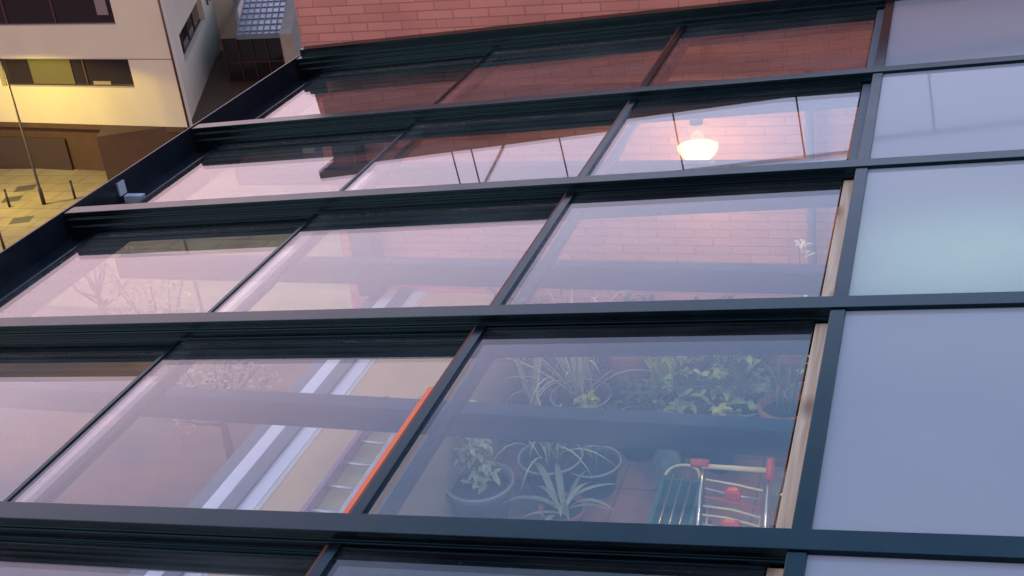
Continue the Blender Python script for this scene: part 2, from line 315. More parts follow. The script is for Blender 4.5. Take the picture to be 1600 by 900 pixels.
def emis(name, col, s):
    m = bpy.data.materials.new(name); m.use_nodes = True; t = m.node_tree; t.nodes.clear()
    o = N(t, 'ShaderNodeOutputMaterial'); e = N(t, 'ShaderNodeEmission'); e.inputs['Color'].default_value = (*col, 1); e.inputs['Strength'].default_value = s
    t.links.new(e.outputs[0], o.inputs['Surface']); return m
M_bulb = emis('lit_opal_glass', (1.0, 0.76, 0.30), 2.6)
M_sodium = emis('lit_street_lamp_glass', (1.0, 0.72, 0.28), 12.0)
M_tube = emis('lit_tube', (0.92, 1.0, 0.70), 6.5)

M_fill = emis('added_fill_glow', (1.0, 0.90, 0.68), 38)
# ------------------------------------------------------------------ mesh helpers (all coordinates relative to the camera)
class MB:
    def __init__(s): s.v = []; s.f = []; s.smooth = False
    def poly(s, pts): 
        i = len(s.v); s.v += [Vector(p) for p in pts]; s.f.append(tuple(range(i, i + len(pts))))
    def box(s, x0, x1, y0, y1, z0, z1, fn=None):
        i = len(s.v)
        P = [(x0, y0, z0), (x1, y0, z0), (x1, y1, z0), (x0, y1, z0), (x0, y0, z1), (x1, y0, z1), (x1, y1, z1), (x0, y1, z1)]
        s.v += [Vector(fn(*p) if fn else p) for p in P]
        s.f += [tuple(i + k for k in q) for q in ((0, 3, 2, 1), (4, 5, 6, 7), (0, 1, 5, 4), (1, 2, 6, 5), (2, 3, 7, 6), (3, 0, 4, 7))]
        return s
    def prism(s, prof, a, b, fn):
        # prof: closed list of 2D points; fn(t, p, q) -> 3D; extrude t from a to b
        i = len(s.v); n = len(prof)
        for t in (a, b): s.v += [Vector(fn(t, p, q)) for p, q in prof]
        s.f += [(i + k, i + (k + 1) % n, i + n + (k + 1) % n, i + n + k) for k in range(n)]
        s.f += [tuple(i + k for k in reversed(range(n))), tuple(i + n + k for k in range(n))]
        return s
    def tube(s, pts, rad, seg=8, cap=True):
        pts = [Vector(p) for p in pts]; n = len(pts); i0 = len(s.v)
        rad = rad if isinstance(rad, (list, tuple)) else [rad] * n
        up = None
        for k, p in enumerate(pts):
            d = (pts[min(k + 1, n - 1)] - pts[max(k - 1, 0)]).normalized()
            a = d.orthogonal().normalized() if up is None else (up - d * up.dot(d)).normalized()
            up = a; b = d.cross(a)
            s.v += [p + (a * math.cos(2 * math.pi * j / seg) + b * math.sin(2 * math.pi * j / seg)) * rad[k] for j in range(seg)]
        for k in range(n - 1):
            for j in range(seg):
                q = (j + 1) % seg
                s.f.append((i0 + k * seg + j, i0 + k * seg + q, i0 + (k + 1) * seg + q, i0 + (k + 1) * seg + j))
        if cap: s.f += [tuple(i0 + j for j in reversed(range(seg))), tuple(i0 + (n - 1) * seg + j for j in range(seg))]
        return s
    def lathe(s, c, prof, seg=28, tilt=None):
        # prof: (radius, height) pairs; open surface of revolution round c
        i0 = len(s.v); c = Vector(c)
        for r, h in prof:
            for j in range(seg):
                p = Vector((r * math.cos(2 * math.pi * j / seg), r * math.sin(2 * math.pi * j / seg), h))
                if tilt: p = tilt @ p
                s.v.append(c + p)
        for k in range(len(prof) - 1):
            for j in range(seg):
                q = (j + 1) % seg
                s.f.append((i0 + k * seg + j, i0 + k * seg + q, i0 + (k + 1) * seg + q, i0 + (k + 1) * seg + j))
        return s
    def leaf(s, base, tip, width, droop=0.0, nseg=5, fold=0.25, side=None):
        base, tip = Vector(base), Vector(tip); d = tip - base
        sd_ = side or d.cross(Vector((0, 0, 1)))
        if sd_.length < 1e-5: sd_ = Vector((1, 0, 0))
        sd_.normalize(); i0 = len(s.v)
        for k in range(nseg + 1):
            t = k / nseg; p = base + d * t + Vector((0, 0, droop * 4 * t * (1 - t) * d.length - abs(droop) * d.length * t * t * 0.6))
            wv = width * (math.sin(math.pi * min(1, t * 0.86 + 0.14)) ** 0.8) * 0.5
            nrm = sd_.cross(d).normalized()
            s.v += [p - sd_ * wv + nrm * wv * fold, p, p + sd_ * wv + nrm * wv * fold]
        for k in range(nseg):
            a = i0 + k * 3
            s.f += [(a, a + 1, a + 4, a + 3), (a + 1, a + 2, a + 5, a + 4)]
        return s
    def build(s, name, mat, parent=None, smooth=None, bevel=0):
        me = bpy.data.meshes.new(name); org = Vector(parent['_org']) if parent is not None and '_org' in parent.keys() else Vector((0, 0, -H))
        if parent is None: org = sum(s.v, Vector()) / len(s.v)
        me.from_pydata([tuple(p - org) for p in s.v], [], s.f); me.validate(); me.update()
        me.materials.append(mat); o = bpy.data.objects.new(name, me); COL.objects.link(o)
        if parent is not None: o.parent = parent; o['_org'] = tuple(org)
        else: o.location = (org.x, org.y, org.z + H); o['_org'] = tuple(org)
        if smooth if smooth is not None else s.smooth:
            for p in me.polygons: p.use_smooth = True
        if bevel:
            bv = o.modifiers.new('bevel', 'BEVEL'); bv.width = bevel; bv.segments = 2; bv.limit_method = 'ANGLE'
        return o
def tag(o, label=None, cat=None, group=None, kind=None):
    if label: o['label'] = label
    if cat: o['category'] = cat
    if group: o['group'] = group
    if kind: o['kind'] = kind
    return o
def empty(name, loc, label, cat, group=None):
    o = bpy.data.objects.new(name, None); COL.objects.link(o); o.empty_display_size = 0.2
    o.location = (loc[0], loc[1], loc[2] + H); o['_org'] = tuple(loc)
    return tag(o, label, cat, group)

# ------------------------------------------------------------------ street level
g = MB(); g.poly([(-1500, -1500, -22), (1500, -1500, -22), (1500, 1500, -22), (-1500, 1500, -22)])
tag(g.build('ground', M_ground), kind='structure')
pv = MB(); pv.box(-75, -15, 41, 57.6, -22.3, -21.88)
tag(pv.build('pavement', M_pave), kind='structure')
GZ = -21.88
for i, (x, y, s, lab) in enumerate(((-47.9, 54.6, .55, 'dark square drain cover farthest out on the yellow lit pavement'), (-47.6, 53.0, .5, 'dark square drain cover between two bollards on the lit pavement'), (-44.9, 50.2, .55, 'dark square drain cover nearest the glass roof gutter'))):
    m = MB(); a = R_(20)
    m.prism([(-s, -s * .8), (s, -s * .8), (s, s * .8), (-s, s * .8)], GZ - .05, GZ + .006, lambda t, p, q: (x + p * math.cos(a) - q * math.sin(a), y + p * math.sin(a) + q * math.cos(a), t))
    tag(m.build('drain_cover', M_iron), lab, 'drain cover', 'drain covers in the pavement')
def bollard(x, y, lab, h=0.95):
    root = empty('bollard', (x, y, GZ), lab, 'bollard', 'bollards along the lit pavement')
    m = MB(); m.tube([(x, y, GZ), (x, y, GZ + h)], [.07, .055], 10); m.build('post', M_pole, root, True)
    m = MB(); m.lathe((x, y, GZ + h), [(.06, 0), (.075, .02), (.07, .06), (.03, .09), (.0, .1)], 10); m.build('cap', M_pole, root, True)
bollard(-46.9, 51.9, 'thin dark bollard beside the drain covers, left of the street lamp foot')
bollard(-43.6, 53.1, 'thin dark bollard just right of the street lamp, in front of the brown plinth')
bollard(-43.2, 46.6, 'thin dark bollard at the left picture edge just above the gutter')
bollard(-39.6, 51.2, 'thin dark bollard whose top peeps over the rafter tip at the gutter')

def street_lamp(x, y, lab, arm, power):
    root = empty('street_lamp', (x, y, GZ), lab, 'street lamp', 'street lamps on the pavement')
    m = MB(); m.tube([(x, y, GZ), (x, y, GZ + .9), (x, y, GZ + .95), (x, y, GZ + 7.9)], [.11, .10, .07, .05], 10); m.build('pole', M_pole, root, True)
    hx, hy = x + arm[0], y + arm[1]; hz = GZ + 8.35
    m = MB(); m.tube([(x, y, GZ + 7.85), (x + arm[0] * .15, y + arm[1] * .15, GZ + 8.2), (x + arm[0] * .5, y + arm[1] * .5, GZ + 8.38), (hx, hy, GZ + 8.42)], .04, 8); m.build('arm', M_pole, root, True)
    m = MB(); m.lathe((hx, hy, hz), [(.02, .16), (.16, .12), (.24, .02), (.24, -.02)], 14); hd = m.build('lamp_head', M_pole, root, True)
    m = MB(); m.lathe((hx, hy, hz), [(.22, -.02), (.18, -.09), (.001, -.12)], 14); m.build('lens', M_sodium, hd, True)
    l = bpy.data.lights.new('street_lamp_light', 'SPOT'); l.energy = power; l.color = (1.0, 0.76, 0.07); l.spot_size = R_(157); l.spot_blend = 0.12; l.shadow_soft_size = 0.2
    lo = bpy.data.objects.new('street_lamp_light', l); COL.objects.link(lo); lo.location = (hx, hy, hz - .16 + H)
street_lamp(-45.0, 52.3, 'tall dark street lamp pole standing on yellow pavement before the white building', (-2.6, -1.4), 5600)
street_lamp(-26.5, 37.5, 'street lamp with curved arm seen through the lower glass panels', (1.4, 1.0), 2200)

def tree(x, y, h, lab, seed, leaf):
    rnd = random.Random(seed)
    root = empty('street_tree', (x, y, -22), lab, 'tree', 'street trees seen through the glass')
    tk = MB(); cr = MB()
    top = Vector((x + rnd.uniform(-.3, .3), y, -22 + h * .45))
    tk.tube([(x, y, -22), (x, y + .05, -22 + h * .25), top], [.17, .13, .10], 8)
    for k in range(11):
        a = rnd.uniform(0, 6.28); e = rnd.uniform(.5, 1.25); L = h * rnd.uniform(.3, .55)
        b0 = Vector((x, y, -22 + h * rnd.uniform(.3, .46)))
        tip = b0 + Vector((math.cos(a) * math.cos(e), math.sin(a) * math.cos(e), math.sin(e))) * L
        mid = (b0 + tip) / 2 + Vector((0, 0, -.1 * L))
        tk.tube([b0, mid, tip], [.06, .04, .012], 5)
        for j in range(3):
            t0 = mid.lerp(tip, rnd.random()); tw = t0 + Vector((rnd.gauss(0, .5), rnd.gauss(0, .5), rnd.uniform(.1, .9)))
            tk.tube([t0, tw], [.02, .006], 4)
            for q in range(10):
                p = t0.lerp(tw, rnd.random()) + Vector((rnd.gauss(0, .32), rnd.gauss(0, .32), rnd.gauss(0, .28)))
                d = Vector((rnd.gauss(0, 1), rnd.gauss(0, 1), rnd.gauss(0, .6))).normalized() * .22
                cr.leaf(p, p + d, .13, 0, 2)
    tk.build('trunk', M_bark, root, True); cr.build('crown', leaf, root)
tree(-25.5, 33.5, 6.5, 'sparse autumn tree with pale leaves seen through the long glass row', 3, L_dry)
tree(-21.5, 30.0, 6.0, 'small half bare tree with rusty leaves below the grey tie beam', 5, L_dry)
tree(-31.0, 37.5, 6.5, 'pale leafy tree seen through the lowest glass panel of its row', 9, L_dry)

# ------------------------------------------------------------------ white building across the street
C0 = Vector((-37.557, 55.922, -19.0))
FD = Vector((-.992, .122, 0)).normalized(); FN = Vector((-.122, -.992, 0)).normalized()       # front: along / outward
SD = Vector((-.4005, .916, 0)).normalized(); SN = Vector((.916, .4005, 0)).normalized()        # side: along / outward
def on(d, n): return lambda u, v, t: tuple(C0 + d * u + Vector((0, 0, v)) + n * t)               # u along, v up, t outward
fF, fS = on(FD, FN), on(SD, SN)
wb = empty('white_building', (-45, 60, -22), 'pale rendered building with dark band windows across the yellow lit street', 'building')
def facade(mb, fn, u0, u1, v0, v1, holes, th):
    us = sorted({u0, u1, *[h[0] for h in holes], *[h[1] for h in holes]}); vs_ = sorted({v0, v1, *[h[2] for h in holes], *[h[3] for h in holes]})
    for a, b in zip(us, us[1:]):
        for c, d in zip(vs_, vs_[1:]):
            if any(h[0] <= a and b <= h[1] and h[2] <= c and d <= h[3] for h in holes): continue
            mb.box(a, b, c, d, -th, 0, lambda p, q, t: fn(p, q, t))
m = MB()
facade(m, fF, 0, 22, 0, 9.5, [(2.95, 12.4, 2.1, 3.66), (3.15, 16, 5.5, 7.3)], .35)
m.build('front_wall', M_white, wb)
m = MB(); facade(m, fS, 0.36, 26, 0, 9.5, [(3.5, 14.0, 2.58, 4.1), (3.5, 14, 6.3, 7.7)], .35); m.build('side_wall', M_white, wb)
m = MB(); m.box(.36, 22, -.3, -.001, -12, -.02, fF); m.build('soffit', M_plinth, wb)
m = MB(); m.box(.5, 22, -3.1, -.31, -6, -.4, fF); m.build('plinth', M_plinth, wb)
m = MB(); m.box(0.8, 26, -3.1, -.002, -5, -.5, fS); m.build('side_plinth', M_plinth, wb)
m = MB(); m.box(-.3, 24, 9.501, 9.8, -12, .25, fF); m.build('roof', M_conc, wb)
m = MB(); m.tube([fF(-.06, -.02, .06), fF(-.06, 9.4, .06)], .06, 8); m.build('corner_downpipe', M_maroon, wb, True)
m = MB(); m.box(.05, 22, 3.66, 3.70, .001, .02, fF); m.build('string_line', M_greypane, wb)
def window(u0, u1, v0, v1, fn, extra=(), mull=()):
    m = MB(); m.box(u0, u1, v0, v1, -.5, -.352, fn); o = m.build('window', M_darkwin, wb)
    m = MB()
    for x in mull: m.box(x - .04, x + .04, v0 + .06, v1 - .06, -.351, -.29, fn)
    m.box(u0, u1, v0 + .001, v0 + .06, -.351, -.28, fn); m.box(u0, u1, v1 - .06, v1 - .001, -.351, -.28, fn)
    m.build('window_frame', M_maroon, o)
    for nm, mat, a, b, c, d in extra:
        q = MB(); q.box(a, b, c, d, -.349, -.3, fn); q.build(nm, mat, o)
window(2.95, 12.4, 2.1, 3.66, fF, [('blind', M_olive, 7.3, 10.3, 2.18, 3.58), ('sill_box', M_tan, 4.8, 6.0, 2.17, 2.36), ], (6.4,))
window(3.15, 16, 5.5, 7.3, fF, [('blind', M_greypane, 3.75, 4.5, 5.95, 7.2)], (7.5, 11))
window(3.5, 14.0, 2.58, 4.1, fS, (), (6.0, 8.6, 11.2))
window(3.5, 14.0, 6.3, 7.7, fS, (), (6.0, 8.6, 11.2))
m = MB(); m.box(4.4, 6.6, -1.15, -.45, -.309, -.27, fF); vt = m.build('vent', M_darkwin, wb)
for a in (4.75, 5.6):
    m = MB(); m.box(a, a + .5, -.98, -.62, -.269, -.25, fF); m.build('vent_grille', M_greypane, vt)
m = MB(); m.box(9.2, 16, -3.08, -1.0, -.309, -.24, fF); m.build('garage_door', M_door, wb)
m = MB(); m.box(18.6, 26, .2, 9.5, .001, 1.25, fS); wg = m.build('wing', M_white, wb)
m = MB(); m.box(20.2, 24.5, 3.4, 5.2, 1.2, 1.26, fS); m.build('wing_window', M_darkwin, wg)
for u in (15.2, 16.4):
    m = MB(); m.tube([fS(u, 3.2, .15), fS(u, 9, .15)], .07, 8); m.build('wall_downpipe', M_beam, wb, True)

# glazed annex and alley wall right of it
an = empty('annex_pavilion', (-38, 65, -22), 'low dark glazed annex under a ribbed blue grey roof beside the white building', 'annex')
skew = lambda x, y, z: (x - .437 * (y - 64), y, z)
m = MB(); m.box(-39.5, -35.7, 64.0, 76, -22, -16.45, skew); m.build('glass_wall', M_darkwin, an)
m = MB()
for k in range(5): m.box(-39.45 + k * .93, -39.38 + k * .93, 63.93, 63.998, -22, -16.5)
for z in (-17.9, -19.4): m.box(-39.5, -35.7, 63.95, 63.997, z, z + .07)
m.build('mullions', M_maroon, an)
slope = lambda x, y, z: skew(x, y, z + (y - 64) * .07)
m = MB(); m.box(-38.4, -35.4, 63.7, 78, -16.44, -16.15, slope); rf = m.build('roof', M_roofmetal, an)
m = MB()
for k in range(8): m.box(-38.35 + k * .41, -38.29 + k * .41, 63.75, 77.9, -16.149, -16.08, slope)
for k in range(12): m.box(-38.38, -35.42, 64.1 + k * 1.1, 64.2 + k * 1.1, -16.149, -16.10, slope)
m.build('roof_ribs', M_beam, rf)
m = MB(); m.box(2.0, 17, -3, -.15, .05, 1.9, fS); m.build('side_glazing', M_darkwin, an)
m = MB()
for k in range(12): m.box(2.2 + k * 1.2, 2.32 + k * 1.2, -3, -.2, 1.901, 1.96, fS)
m.build('side_mullions', M_maroon, an)
m = MB(); m.box(-35.2, -34.5, 60, 78, -22, -15.3, lambda x, y, z: (x - .437 * (y - 64), y, z)); cw = m.build('alley_wall', M_conc); tag(cw, 'grey brown concrete wall between the annex and the brick wall', 'wall')

# ------------------------------------------------------------------ brick building behind the roof
YW = 5.80
bb = empty('brick_building', (0, YW + 3, -22), 'salmon brick wall rising behind the farthest rafter of the glass roof', 'brick wall')
m = MB(); m.box(-3.115, 7, YW, YW + .32, -22, -1.13); m.build('wall', M_brick, bb)
m = MB(); m.box(-3.115, 7, YW + .321, YW + 9, -22, -1.75); m.build('terrace_deck', M_conc, bb)
m = MB(); m.box(-3.2, 7, YW - .05, YW + .37, -1.129, -1.085); m.build('coping', M_coping, bb)
rl = empty('rooftop_railing', (-.5, YW + .1, -1.085), 'thin rooftop railing on the brick parapet, mirrored in the glass panels', 'railing')
yr = YW + .1
xs = [-2.49 + .595 * k for k in range(14)]
for x in xs:
    m = MB(); m.tube([(x, yr, -1.086), (x, yr, -.735)], .0042, 8); m.build('post', M_rail, rl, True)
m = MB(); m.tube([(-2.95, yr, -.735), (xs[-1] + .1, yr, -.735)], .009, 8); m.build('top_rail', M_railw, rl, True)
for x in (-2.38,):
    m = MB(); m.tube([(x, yr, -1.086), (x + .0, yr, -.74)], .0042, 8); m.build('post', M_rail, rl, True)
    m = MB(); m.tube([(-2.44, yr + .016, -.745), (-2.16, yr + .016, -1.086)], .0075, 8); m.build('brace', M_railw, rl, True)

# ------------------------------------------------------------------ terrace under the glass
FZ = -3.6
tb = empty('terrace_building', (2, 3, -22), 'building carrying the terrace with its white topped parapet under the glass roof', 'building')
m = MB(); m.box(-2.95, 6, -1.0, YW - .002, -22, FZ - .02); m.build('wall', M_housewall, tb)
fl = MB(); fl.box(-2.169, 1.9, -1.0, YW - .003, FZ - .018, FZ); tag(fl.build('terrace_floor', M_tile), kind='structure')
PT = -2.93
m = MB(); m.box(-2.95, -2.17, -1.0, YW - .004, FZ - .019, PT - .03); pw = m.build('parapet', M_housewall, tb)
m = MB(); m.box(-2.965, -2.887, -1.0, YW - .005, PT - .029, PT - .01); m.build('outer_sill', M_beam, pw)
for nm, a, b, dz, mt in (('white_sill', -2.885, -2.805, 0, M_sill), ('sliding_track', -2.803, -2.73, .012, M_beam), ('inner_sill', -2.728, -2.655, -.002, M_sill), ('sill_edge', -2.653, -2.63, -.004, M_cream), ('beige_shelf', -2.628, -2.15, -.006, M_beige)):
    m = MB(); m.box(a, b, -1.0, YW - .005, PT - .029, PT + dz); m.build(nm, mt, pw)
m = MB(); m.box(-2.8, 2.8, -1.6, -1.2, -22, 1.3); m.build('unseen_shade_wall', M_housewall, tb)  # unseen wall behind the camera, added to darken the rafters' near faces
m = MB(); m.box(1.9, 2.1, -1.0, YW - .004, FZ, -1.42); m.build('back_wall', M_housewall, tb)
for y in (2.2, 3.35, 3.5, 4.55):
    m = MB(); m.tube([(-2.88, y, PT + .004), (-2.805, y + .03, PT + .008)], .006, 5); m.build('sill_clip', M_beam, pw)

# ------------------------------------------------------------------ glass roof
S = math.tan(R_(3.285))
def rp(x, y, dz): return (x, y, -1.4 + x * S + dz)
RY = [5.733, 4.687, 3.746, 2.824, 1.896, 0.97]              # far edge of each rafter cap
W = 0.06; XE = -3.09; XR = 1.88; XF = -0.205
roof = empty('glass_roof', (-.6, 3.2, -1.45), 'dark framed terrace roof of sliding glass panels with pale frosted panels at the top', 'glass roof')
half = [(.030, 0), (.030, -.012), (.024, -.014), (.024, -.026), (.031, -.028), (.031, -.033), (.025, -.035), (.025, -.056), (.031, -.058), (.031, -.063), (.025, -.065), (.025, -.13)]
prof = [(-a, b) for a, b in reversed(half)] + half
prof = half + [(-a, b) for a, b in reversed(half)]
for i, y in enumerate(RY):
    yc = y - W / 2
    m = MB(); m.prism(prof, XE, XR, lambda t, p, q: rp(t, yc + p, q)); rf = m.build('rafter', M_frame, roof, False, .0015)
    m = MB(); m.box(XE - .006, XE - .0005, yc - .028, yc + .028, -.115, -.002, rp); m.build('end_cap', M_frame, rf)
    m = MB(); m.box(-2.93, -.27, yc - .03, yc + .03, -1.845, -1.765); tbm = m.build('tie_beam', M_tie, roof, False, .003)
# panels
defs = [('a', -1.135, -.278, -.036), ('b', -2.062, -1.075, -.061), ('c', -2.985, -2.0, -.088)]
edges = list(zip(RY[1:], RY[:-1]))
for (yn, yf) in edges:
    y0, y1 = yn + .001, yf - W - .001
    for nm, x0, x1, dz in defs:
        m = MB(); m.box(x0 + .012, x1 - (.001 if nm == 'a' else .012), y0 + .004, y1 - .004, dz - .008, dz, rp)
        pn = m.build('sliding_panel', M_glass, roof)
        fr = MB()
        fr.box(x0, x0 + (.026 if nm == 'a' else .013), y0 + .002, y1 - .002, dz - .012, dz + (.009 if nm == 'a' else .004), rp)      # lower edge profile
        if nm != 'a': fr.box(x1 - .03, x1, y0 + .002, y1 - .002, dz - .03, dz - .0085, rp)        # upper edge profile, under the next panel
        for ya, yb in ((y0, y0 + .018), (y1 - .018, y1)):
            if nm == 'a': fr.box(x0 + .031, x1 - .031, ya, yb, dz - .028, dz - .0085, rp)
            fr.box(x0 + .031, x1 - .001, ya + .003, yb - .008, dz + .0005, dz + .006, rp)
        fr.build('frame', M_frame, pn, False, .001)
        if nm == 'a':
            q = MB(); q.box(x0 - .009, x0 - .0005, y0 + .004, y1 - .004, dz - .02, dz + .004, rp); q.build('brush_seal', M_seal, pn)
            if abs(yn - 1.896) < .01 or abs(yn - .97) < .01:
                q = MB(); q.box(x0 - .024, x0 - .0095, y0 + .006, y0 + .56, dz - .02, dz + .001, rp); q.build('orange_strip', M_orange, pn)
    m = MB(); m.box(XF, XR, y0 - .004, y1 + .004, -.024, -.012, rp); fp = m.build('frosted_panel', M_frost, roof)
    m = MB(); m.box(XF - .035, XF - .0005, y0, y1, -.06, -.004, rp); m.build('frame', M_frame, fp, False, .0015)
    m = MB(); m.box(XF - .034, XR, y0 - .0035, y0 - .0012, -.011, -.003, rp); m.build('bead', M_frame, fp)
for (yn, yf) in edges:
    m = MB(); m.box(-.275, -.2405, yn + .001, yf - W - .001, -.12, -.042, rp); m.build('timber_batten', M_wood if yf < 4 else M_beam, roof, False, .002)  # two far bays take a darker grey: shade on the timber put into colour
m = MB(); m.box(-.268, -.19, .9, RY[0] - .0, -.43, -.131, rp); m.build('timber_beam', M_wood, roof, False, .003)
# upstand flashing against the brick wall
m = MB(); m.box(-3.1, XR, RY[0] + .001, YW - .002, -.05, .03, lambda x, y, z: rp(x, y, z + .005 * (y - RY[0]))); m.build('flashing', M_frame, roof)
# gutter: U channel
gp = [(-3.125, -.005), (-3.118, -.005), (-3.118, -.115), (-2.995, -.115), (-2.995, -.09), (-2.988, -.09), (-2.988, -.122), (-3.125, -.122)]
zg = XE * S
m = MB(); m.prism(gp, .85, RY[0] + .02, lambda t, p, q: (p, t, -1.4 + zg + q)); gt = m.build('gutter', M_gutter, roof)
m = MB(); m.box(-3.10, -3.02, 4.06, 4.09, -1.4 + zg - .1148, -1.4 + zg - .085); m.build('joint_bracket', M_bracket, gt)
m = MB(); m.box(-3.117, -3.109, 4.055, 4.10, -1.4 + zg - .084, -1.4 + zg - .03); m.build('joint_bracket', M_bracket, gt)
m = MB(); m.box(-3.02, -2.985, .85, RY[0], -1.4 + zg - .20, -1.4 + zg - .1225); m.build('eaves_beam', M_frame, roof)
m = MB(); m.box(-2.995, -2.865, YW - .13, YW - .006, PT + .02, -1.4 + zg - .205); m.build('corner_column', M_tie, roof, False, .004)

# ------------------------------------------------------------------ pendant lamp
lx, ly, lz = -1.047, 5.45, -1.968
pl = empty('pendant_lamp', (lx, ly, lz), 'round glass pendant lamp with its lower half glowing warm white', 'lamp')
rr = .095
m = MB(); m.lathe((lx, ly, lz), [(rr * math.cos(a), rr * math.sin(a)) for a in [R_(d) for d in range(-11, 91, 8)]], 32); m.build('clear_dome', M_clear, pl, True)
m = MB(); m.lathe((lx, ly, lz), [(rr * math.cos(a), rr * math.sin(a)) for a in [R_(d) for d in range(-90, -11, 6)]] + [(.001, -.02)], 32); m.build('lit_bowl', M_bulb, pl, True)
m = MB(); m.lathe((lx, ly, lz), [(.03, rr - .008), (.03, rr + .02), (.012, rr + .035), (.001, rr + .036)], 16); m.build('cap', M_greypot, pl, True)
m = MB(); m.tube([(lx, ly, lz + rr + .03), (lx, ly, -1.79)], .004, 6); m.build('cord', M_cord, pl, True)
m = MB(); m.tube([(lx, 5.672, -1.80), (lx, 5.56, -1.78), (lx, ly, -1.79)], .008, 6); m.build('arm', M_cord, pl, True)
pt = bpy.data.lights.new('pendant_lamp_light', 'POINT'); pt.energy = 11; pt.color = (1, .78, .26); pt.shadow_soft_size = .09
po = bpy.data.objects.new('pendant_lamp_light', pt); COL.objects.link(po); po.location = (lx, ly - .02, lz - .13 + H)
p2 = bpy.data.lights.new('pendant_bulb_light', 'POINT'); p2.energy = 3.0; p2.color = (1, .56, .16); p2.shadow_soft_size = .03
q2 = bpy.data.objects.new('pendant_bulb_light', p2); COL.objects.link(q2); q2.location = (lx, ly, lz + .04 + H)

m = MB(); m.tube([(-.58, YW - .04, -1.75), (-.58, YW - .04, FZ)], .02, 10); tag(m.build('wall_pipe', M_pipe, None, True), 'slim grey pipe running down the inside of the brick wall', 'pipe')

cl = empty('ceiling_light', (.1, 3.07, -1.7), 'pale greenish ceiling light glowing through the third frosted panel', 'lamp')
m = MB(); m.box(-.17, .40, 2.84, 3.30, -1.66, -1.64); m.build('diffuser', M_tube, cl)
m = MB(); m.box(-.19, .42, 2.82, 3.32, -1.70, -1.661); m.build('tray', M_beam, cl)
m = MB(); m.box(-.17, .40, 2.84, 3.30, -1.72, -1.701); m.build('added_fill_panel', M_fill, cl)  # added downward glow, hidden from view, to brighten the terrace below
# ------------------------------------------------------------------ plants and pots
GP = 'potted plants on the terrace floor'
def pot(root, c, r, h, mat, name='pot'):
    m = MB(); m.lathe(c, [(.001, 0), (r * .72, 0), (r * .97, h * .86), (r * 1.06, h * .87), (r * 1.06, h), (r * .93, h), (r * .9, h * .84), ], 28); p = m.build(name, mat, root, True)
    m = MB(); m.tube([(c[0] + r * 1.05 * math.cos(t), c[1] + r * 1.05 * math.sin(t), c[2] + h) for t in [2 * math.pi * k / 28 for k in range(29)]], r * .04, 6); m.build('rim', M_rim if mat is not M_terra else M_terra, p, True)
    m = MB(); m.lathe(c, [(r * .905, h * .86), (.001, h * .89)], 20); m.build('soil', M_soil, root)
def strap_plant(name, c, r, h, pm, lm, n, L, wd, lab, seed, up=(.5, 1.3), droop=.25, cat='potted plant'):
    rnd = random.Random(seed); root = empty(name, c, lab, cat, GP); pot(root, c, r, h, pm); m = MB()
    for k in range(n):
        a = 6.283 * k / n + rnd.uniform(-.4, .4); e = rnd.uniform(*up); l = L * rnd.uniform(.6, 1.1)
        b = Vector(c) + Vector((rnd.gauss(0, .02), rnd.gauss(0, .02), h * .88))
        m.leaf(b, b + Vector((math.cos(a) * math.cos(e), math.sin(a) * math.cos(e), math.sin(e))) * l, wd * rnd.uniform(.7, 1.2), droop * rnd.uniform(.4, 1.2), 7)
    m.build('leaves', lm, root, True)
def bushy_plant(name, c, r, h, pm, lm, n, R, Hh, ls, lab, seed, lean=(0, 0), cat='potted plant'):
    rnd = random.Random(seed); root = empty(name, c, lab, cat, GP); pot(root, c, r, h, pm); m = MB(); st = MB()
    for k in range(n):
        t = rnd.random(); a = rnd.uniform(0, 6.283)
        b = Vector(c) + Vector((lean[0] * t, lean[1] * t, h * .88)); sp_ = R * (1 - .55 * t) * rnd.random() ** .6
        tip = b + Vector((math.cos(a) * sp_, math.sin(a) * sp_, Hh * t))
        if k % 2 == 0: st.tube([Vector(c) + Vector((0, 0, h * .86)), b.lerp(tip, .55) + Vector((0, 0, .03)), tip], [.005, .004, .002], 5)
        for q in range(3):
            a2 = rnd.uniform(0, 6.283); e2 = rnd.uniform(-.5, .7)
            d = Vector((math.cos(a2) * math.cos(e2), math.sin(a2) * math.cos(e2), math.sin(e2))) * ls * rnd.uniform(.6, 1.2)
            m.leaf(tip, tip + d, ls * .5, .12, 4)
    st.build('stems', L_dark, root); m.build('leaves', lm, root, True)
bushy_plant('potted_plant', (-2.04, 4.70, FZ), .155, .22, M_greypot, L_pale, 64, .085, .36, .06, 'pale green upright bushy plant in the wide grey pot at front left', 11, (-.05, .13))
strap_plant('spider_plant', (-1.77, 4.98, FZ), .15, .20, M_darkpot, L_pale, 24, .44, .011, 'spider plant with pale arching leaves in a dark pot behind the grey pot', 12, (.1, 1.0), .3)
strap_plant('potted_plant', (-1.57, 5.02, FZ), .13, .16, M_darkpot, L_dark, 6, .2, .014, 'nearly bare dark round pot right of the spider plant', 13, (.2, .8), .3)
strap_plant('aloe', (-1.63, 4.66, FZ), .105, .14, M_terra, L_aloe, 14, .33, .03, 'pale aloe with splayed leaves in a small terracotta pot at the front', 14, (.02, .55), .18, 'aloe')
strap_plant('snake_plant', (-2.0, 5.46, FZ), .14, .2, M_darkpot, L_pale, 8, .5, .026, 'snake plant with long upright strap leaves against the brick wall', 15, (1.0, 1.45), .08)
strap_plant('palm', (-1.74, 5.48, FZ), .15, .25, M_darkpot, L_pale, 40, .74, .014, 'tall palm with fine arching fronds left of the tall terracotta pot', 16, (.4, 1.45), .25, 'palm')
bushy_plant('potted_plant', (-1.665, 5.32, FZ), .08, .24, M_darkpot, L_yel, 14, .06, .12, .06, 'small bright yellow green plant just above the grey tie beam', 17)
